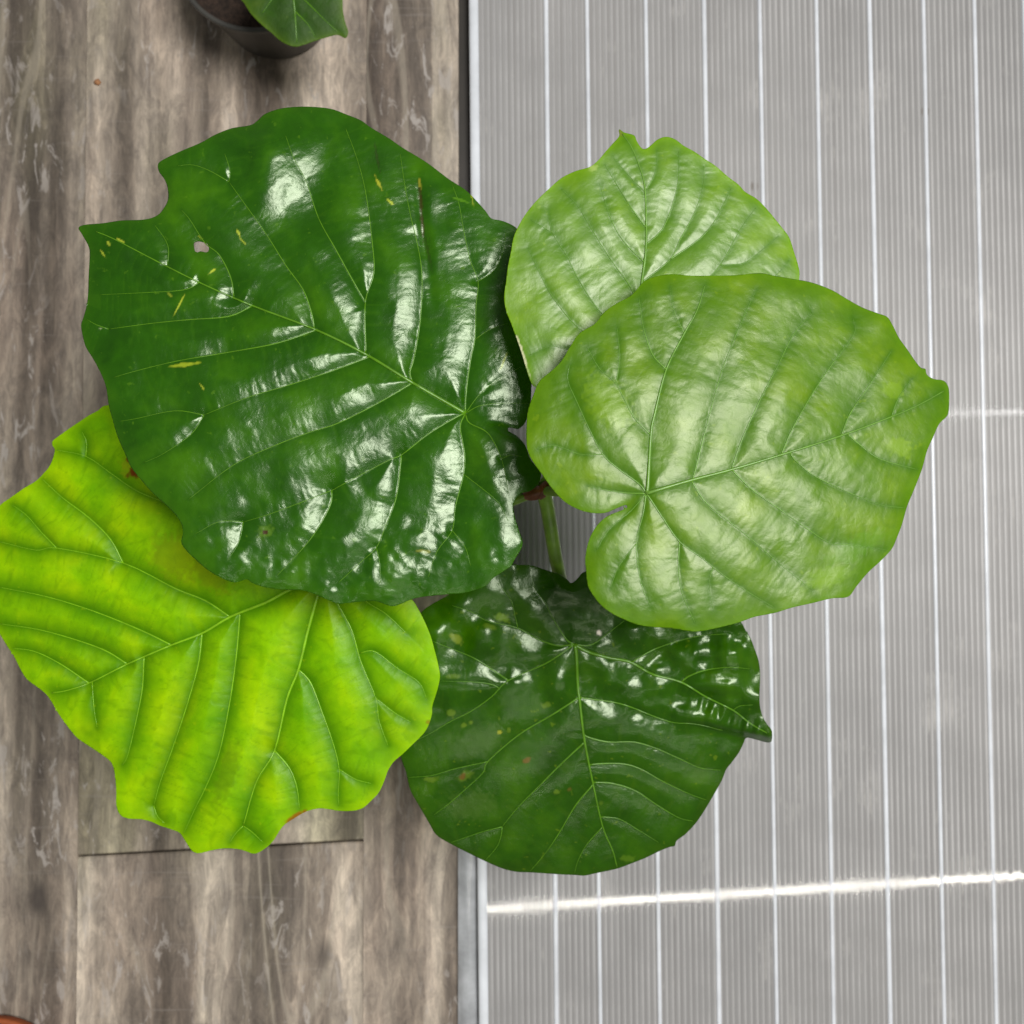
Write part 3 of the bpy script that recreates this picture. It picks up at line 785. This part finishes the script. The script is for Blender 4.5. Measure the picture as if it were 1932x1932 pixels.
L5_v = [(0,[(1084,1216),(1087,1232),(1090,1294),(1093,1318),(1102,1394),(1119,1480),(1137,1560),(1156,1605),(1164,1636)]),
 (1,[(1092,1316),(1041,1349),(979,1386),(920,1437),(912,1457),(877,1490),(846,1517),(819,1537)]), (2,[(920,1437),(856,1451),(815,1463),(770,1467)]),
 (1,[(1103,1400),(1061,1439),(1020,1480),(979,1521),(947,1560)]), (2,[(947,1560),(908,1570),(850,1590)]), (2,[(947,1560),(946,1574),(938,1597),(916,1623)]),
 (1,[(1119,1480),(1086,1519),(1057,1568),(1031,1607),(1000,1644)]), (2,[(1137,1560),(1107,1593),(1090,1625),(1084,1648)]),
 (1,[(1119,1476),(1156,1478),(1199,1492),(1240,1519),(1281,1543),(1307,1549)]), (1,[(1112,1443),(1130,1441),(1174,1441),(1209,1451),(1250,1474),(1301,1498),(1332,1509)]),
 (1,[(1100,1384),(1110,1391),(1148,1400),(1197,1400),(1240,1413),(1281,1431),(1322,1449),(1359,1453)]), (2,[(1133,1541),(1168,1545),(1201,1564),(1242,1589)]),
 (1,[(1092,1314),(1100,1317),(1158,1325),(1193,1335),(1230,1350),(1269,1363),(1312,1366),(1363,1378)]),
 (0,[(1084,1216),(1107,1229),(1148,1241),(1189,1249),(1230,1272),(1285,1287),(1332,1315),(1383,1340),(1414,1364),(1447,1383)]),
 (1,[(1191,1250),(1230,1227),(1271,1212),(1318,1200),(1370,1196)]), (1,[(1285,1287),(1299,1276),(1332,1264),(1377,1259),(1415,1262)]), (2,[(1383,1340),(1395,1332),(1420,1330)]),
 (1,[(1084,1216),(1115,1217),(1148,1194),(1178,1171)]),
 (1,[(1084,1216),(1074,1222),(1031,1251),(959,1284),(928,1314),(887,1343),(852,1360),(815,1382),(787,1396)]), (1,[(959,1284),(928,1263),(893,1241),(852,1224),(817,1210)]), (2,[(943,1300),(930,1292),(897,1287),(832,1285)]),
 (1,[(1084,1216),(1051,1218),(1010,1204),(977,1185),(918,1171),(891,1155),(852,1142)]), (2,[(977,1185),(969,1150),(963,1130),(938,1099)]),
 (1,[(1084,1216),(1068,1206),(1041,1163),(1029,1138),(1008,1109),(1004,1085)])]
OR = (0.14, 0.085, 0.015); YG = (0.11, 0.19, 0.012)
L5_marks = [(995,1434,8,5,-0.3,OR,0.95),(872,1465,8,6,-0.6,OR,0.9),(878,1464,18,9,-0.5,YG,0.6),(850,1345,8,6,0,YG,0.8),(875,1368,6,5,0,YG,0.85),(889,1363,5,4,0,YG,0.8),(943,1382,5,5,0,(0.3,0.32,0.02),0.9),(960,1377,5,5,0,YG,0.7),(945,1165,14,9,0,(0.16,0.28,0.02),0.8),(860,1205,14,10,0.6,(0.18,0.24,0.02),0.8),(925,1183,14,6,0.2,YG,0.7),(815,1470,14,6,0,YG,0.7),(1050,1495,6,5,0,YG,0.7),(1075,1489,6,3,-0.4,OR,0.5),(1030,1330,10,6,-0.3,YG,0.7),(855,1276,16,5,0,YG,0.6),(890,1520,50,26,-0.2,(0.06,0.13,0.015),0.5),
 (900,1400,60,30,-0.4,(0.045,0.11,0.012),0.5),(1130,1194,5,5,0.3,(0.85,0.78,0.70),1.0),(1185,1620,14,8,0,(0.10,0.20,0.01),0.5),(1134,1515,5,4,0,YG,0.4)]

def fold5(u, v):
    # puckered right lobe: crumpled, and lifted above the blade under its pointed tip
    m = 1.0 / (1.0 + np.exp(-((u - 1130) / 55.0))) * 1.0 / (1.0 + np.exp(((v - 1365) / 18.0)))
    cr = 0.0026 * vnoise(u / 46, v / 40, 41) + 0.0008 * vnoise(u / 24, v / 22, 42) + 0.00014 * vnoise(u / 11, v / 11, 43)
    # lower border of the lifted lobe
    t = np.clip((u - 1250) / 200.0, 0, 1)
    vb = 1350 + 46 * t
    lift = 0.010 * t * 1.0 / (1.0 + np.exp((v - vb) / 4.0)) * np.clip((u - 1250) / 60.0, 0, 1)
    # ladder pleats below the lobe's main vein
    w = np.exp(-(((v - (1320 + (u - 1340) * 0.55 + 16)) / 16.0) ** 2)) * np.clip((u - 1290) / 40.0, 0, 1)
    pl = 0.0006 * np.sin((u * 0.85 + v * 0.25) / 3.3) * w
    l = 0.0018 * vnoise(u / 48, v / 48, 44) / (1.0 + np.exp((u - 1110) / 20.0)) / (1.0 + np.exp((v - 1330) / 25.0))
    return m * cr + lift + pl + l

def dent1(u, v):
    # the far left tip and notch bend down; lower lobes ripple
    w = 1.0 / (1.0 + np.exp(-(v - 930) / 30.0))
    r = 0.0005 * vnoise(u / 34, v / 34, 61) * w + 0.0002 * vnoise(u / 14, v / 14, 62) / (1.0 + np.exp(-(v - 1020) / 25.0))
    crease = -0.0014 * np.exp(-((u - (795 + (v - 400) * 0.12)) / 11.0) ** 2) * np.exp(-((v - 430) / 110.0) ** 2)
    lobe = 0.004 / (1.0 + np.exp(-(u - 900) / 18.0)) / (1.0 + np.exp(-(v - (788 + (u - 880) * 0.34)) / 6.0))
    lean = 0.00019 * (-0.20 * (u - 555) - 0.16 * (v - 350)) * np.exp(-(((u - 550) / 70.0) ** 4) - ((v - 340) / 95.0) ** 4) + 0.00019 * 0.07 * (u - 330) / (1 + np.exp((u - 330) / 40.0))
    return r + crease + lobe + lean

leaf1 = Leaf(L1_out, L1_v, (878,780), 0.258, (-0.10, 0.02), (-0.35, -0.45, 0.0), 0.0036, 25, 0.00007, 0.0008, 0.0010, 11, dent1, L1_marks, L1_hole)
leaf2 = Leaf(L2_out, L2_v, (610,1088), 0.215, (0.02, -0.04), (-0.7, -0.7, 0.0), 0.0046, 27, 0.00009, 0.0007, 0.0006, 23, None, L2_marks)
leaf3 = Leaf(L3_out, L3_v, (1219,931), 0.300, (0.0, 0.02), (-1.0, -0.8, 0.0), 0.0010, 20, 0.00006, 0.0007, 0.0012, 37, None, L3_marks)
leaf4 = Leaf(L4_out, L4_v, (1197,640), 0.278, (-0.04, 0.02), (-0.5, -0.3, 0.0), 0.0012, 19, 0.00007, 0.0007, 0.0008, 47, None, L4_marks)
leaf5 = Leaf(L5_out, L5_v, (1084,1216), 0.196, (-0.02, -0.11), (-1.0, -1.3, 0.0), 0.0016, 20, 0.00006, 0.0007, 0.0010, 53, fold5, L5_marks)

leaf1.fade = (0.95, 0.65); leaf2.vg = 24.0; leaf3.vg = leaf4.vg = 11.0
pot_xy = P(800, 700, 0.0)
plant = bpy.data.objects.new('potted_plant', None); COL.objects.link(plant)
plant.location = (float(pot_xy[0]), float(pot_xy[1]), 0.0)
tag(plant, 'big heart-leaved green plant in the middle, seen from above', 'houseplant')
PO = np.array(plant.location)
def part(name, v, f, mat, label=None, smooth=True):
    me = mesh_np(name, [tuple(np.asarray(q) - PO) for q in v], f, smooth)
    o = bpy.data.objects.new(name, me); COL.objects.link(o); me.materials.append(mat); o.parent = plant
    if label: o['label'] = label
    return o

build_leaf(leaf1, M_LEAF_DARK, V_DARK, plant, 'largest glossy dark green leaf with a small hole, upper left')
build_leaf(leaf2, M_LEAF_LIME, V_LIME, plant, 'lime green leaf at lower left, partly under the dark leaf')
build_leaf(leaf3, M_LEAF_LIGHT, V_LIGHT, plant, 'light green leaf on the right, topmost of all')
build_leaf(leaf4, M_LEAF_PALE, V_LIGHT, plant, 'pale green leaf at upper right, tucked under the right leaf')
build_leaf(leaf5, M_LEAF_OLD, V_DARK, plant, 'dark puckered leaf at the bottom with a pointed right lobe')

# stem, petioles, stipule and the hidden pot
node = P(1018, 925, 0.205)
potc = P(800, 700, 0.0)
def spl(pts, n=8): return catmull(np.array(pts), n)
s0 = np.array([potc[0], potc[1], 0.075])
path = spl([s0, s0 + np.array([0.004, -0.004, 0.03]), np.array([node[0] - 0.042, node[1] + 0.03, 0.15]), np.array([node[0] - 0.010, node[1] + 0.004, 0.196]), node])
v, f = tube(path, np.linspace(0.0055, 0.0036, len(path)), 12); part('stem', v, f, M_BARK)
def petiole(base_uv, z, ctrl, r0=0.0021, r1=0.0015):
    e = P(base_uv[0], base_uv[1], z - 0.0012)
    p = spl([node + np.array([0, 0, -0.002])] + [np.array(c) for c in ctrl] + [e])
    v, f = tube(p, np.linspace(r0, r1, len(p)), 10); part('petiole', v, f, M_STEM)
def mid(a, b_, t, dz): 
    q = np.array(a) * (1 - t) + np.array(b_) * t; q[2] += dz; return q
for (uv, lf, dz) in (((879,782),leaf1,-0.006), ((611,1089),leaf2,-0.010), ((1218,932),leaf3,-0.012), ((1197,641),leaf4,-0.016)):
    z = float(lf.height(np.array([uv[0] * 1.0]), np.array([uv[1] * 1.0]), False, True)[0]) - 0.0012
    e = P(uv[0], uv[1], z); petiole(uv, z, [mid(node, e, 0.35, dz * 0.8), mid(node, e, 0.7, dz * 0.6)])
e5 = P(1084, 1216, float(leaf5.height(np.array([1084.0]), np.array([1216.0]), False, True)[0]))
q1 = P(1030, 945, 0.200); q2 = P(1048, 1050, 0.192); q3 = P(1064, 1120, 0.182)
p = spl([node + np.array([0.0, 0, -0.001]), q1, q2, q3, e5 - np.array([0, 0, 0.002])])
v, f = tube(p, np.linspace(0.0033, 0.0026, len(p)), 12); part('petiole', v, f, M_STEM)
# brown papery stipules wrapped round the node
def stipule(u, v_, ang, ln, wd, z):
    c = P(u, v_, z); vs = []; fs = []
    for i in range(9):
        t = i / 8
        w = wd * math.sin(math.pi * (0.12 + 0.88 * t)) ** 0.7
        for j in range(7):
            s = (j / 6 - 0.5) * 2
            x = (t - 0.5) * ln; y = s * w; zz = 0.002 * (1 - s * s) + 0.0016 * math.sin(t * 3)
            vs.append(c + np.array([x * math.cos(ang) - y * math.sin(ang), x * math.sin(ang) + y * math.cos(ang), zz]))
    for i in range(8):
        for j in range(6):
            fs.append((i * 7 + j, i * 7 + j + 1, (i + 1) * 7 + j + 1, (i + 1) * 7 + j))
    part('stipule', vs, fs, M_STIP)
stipule(1012, 930, 0.25, 0.011, 0.0030, 0.2065)
stipule(1028, 922, 0.95, 0.010, 0.0026, 0.2070)
v, f = lathe([(0.0, 0.003), (0.034, 0.003), (0.036, 0.0045), (0.044, 0.078), (0.047, 0.080), (0.047, 0.086), (0.0445, 0.086), (0.043, 0.076)])
part('pot', [np.array(q) + np.array([potc[0], potc[1], 0]) for q in v], f, M_POT)
def soil_disc(r, z, seed):
    vs = [(0, 0, z)]; fs = []
    rings, sg = 7, 36
    for a_ in range(1, rings + 1):
        for i in range(sg):
            th = 2 * math.pi * i / sg
            x, y = r * a_ / rings * math.cos(th), r * a_ / rings * math.sin(th)
            h = float(vnoise(np.array([x * 220]), np.array([y * 220]), seed)[0]) * 0.0022 if a_ < rings else 0
            vs.append((x, y, z + h))
    for i in range(sg):
        fs.append((0, 1 + i, 1 + (i + 1) % sg))
    for a_ in range(rings - 1):
        for i in range(sg):
            j = (i + 1) % sg
            fs.append((1 + a_ * sg + i, 1 + (a_ + 1) * sg + i, 1 + (a_ + 1) * sg + j, 1 + a_ * sg + j))
    return vs, fs
v, f = soil_disc(0.0435, 0.076, 5)
part('soil', [np.array(q) + np.array([potc[0], potc[1], 0]) for q in v], f, M_SOIL)

# ------------------------------------------------------------------ second plant in a grey pot at the top
pc = P(480, -94, 0.06)
pot2 = bpy.data.objects.new('small_potted_plant', None); COL.objects.link(pot2)
pot2.location = (float(pc[0]), float(pc[1]), 0)
tag(pot2, 'grey plastic pot with soil and a dim green leaf, cut off at the top edge', 'houseplant')
R2 = 158 * 0.58 / FPX
v, f = lathe([(0.0, 0.001), (0.033, 0.001), (0.036, 0.003), (R2 - 0.002, 0.056), (R2, 0.057), (R2, 0.060), (R2 - 0.0025, 0.060), (R2 - 0.004, 0.048)], 72)
o = link('pot', mesh_np('pot', v, f), M_POT); o.parent = pot2
v, f = soil_disc(R2 - 0.0035, 0.049, 9)
o = link('soil', mesh_np('soil', v, f), M_SOIL); o.parent = pot2
TP_out = [(452,-14),(462,8),(475,28),(495,48),(512,62),(530,78),(547,86),(560,88),(575,84),(592,78),(612,72),(636,66),(652,72),(657,60),(652,44),(647,20),(646,-14),(640,-60),(600,-110),(540,-120),(480,-80)]
TP_v = [(0,[(545,-100),(550,-40),(556,20),(560,80)]),(1,[(552,-20),(585,10),(615,40),(640,62)]),(1,[(551,-40),(520,-10),(495,25)]),(1,[(555,20),(580,45),(595,70)]),(1,[(550,-60),(600,-30),(640,0)])]
M_LEAF_SMALL = leaf_material('dim_green_leaf', (0.018, 0.060, 0.003), (0.028, 0.080, 0.004), (0.075, 0.14, 0.005),
    (0.03, 0.09, 0.010), (0.12, 0.22, 0.012), 0.5, 0.0002, 400, 0.15, (1.2, 1.3, 0.5), 0.3, 0.1)  # leaf colours darkened to stand in for the shade it sits in
tp = Leaf(TP_out, TP_v, (545,-100), 0.105, (0.0, -0.25), (-1.5, -1.0, 0.0), 0.0012, 18, 0.00004, 0.0008, 0.0010, 71)
build_leaf(tp, M_LEAF_SMALL, V_DARK, pot2, 'dim green leaf hanging over the pot rim')
lb = P(545, -100, 0.104); sb = np.array([pc[0] + 0.005, pc[1] + 0.01, 0.048])
v, f = tube(spl([sb, mid(sb, lb, 0.5, 0.01), lb]), np.linspace(0.002, 0.0014, 17), 8)
o = link('petiole', mesh_np('petiole', [tuple(np.array(q) - np.array(pot2.location)) for q in v], f), M_STEM); o.parent = pot2

# ------------------------------------------------------------------ terracotta pot rim in the corner, orange crumb
tc = P(-16, 2058, 0.012)
terra = bpy.data.objects.new('terracotta_saucer', None); COL.objects.link(terra)
terra.location = (float(tc[0]), float(tc[1]), 0)
tag(terra, 'edge of an orange terracotta saucer in the bottom-left corner', 'saucer')
rt = 132 * (CAM_H - 0.012) / FPX
v, f = lathe([(0.0, 0.001), (rt * 0.93, 0.001), (rt * 0.97, 0.004), (rt, 0.010), (rt, 0.012), (rt - 0.003, 0.0122), (rt - 0.005, 0.006), (0.0, 0.005)], 64)
o = link('saucer_dish', mesh_np('saucer_dish', v, f), M_TERRA); o.parent = terra

cr = P(184, 155, 0.001)
v, f = lathe([(0.0, -0.001), (0.0022, -0.0006), (0.0026, 0.0004), (0.0016, 0.0014), (0.0, 0.0018)], 10)
v = [(x * 0.75, y * 0.75, z) for (x, y, z) in v]
v = [(x * (1.2 if i % 3 else 0.8), y * (0.9 if i % 2 else 1.15), z) for i, (x, y, z) in enumerate(v)]
o = link('crumb', mesh_np('crumb', v, f), M_ORANGE); o.location = (float(cr[0]), float(cr[1]), 0.001)
tag(o, 'tiny orange crumb on the wood floor near the top-left corner', 'crumb')
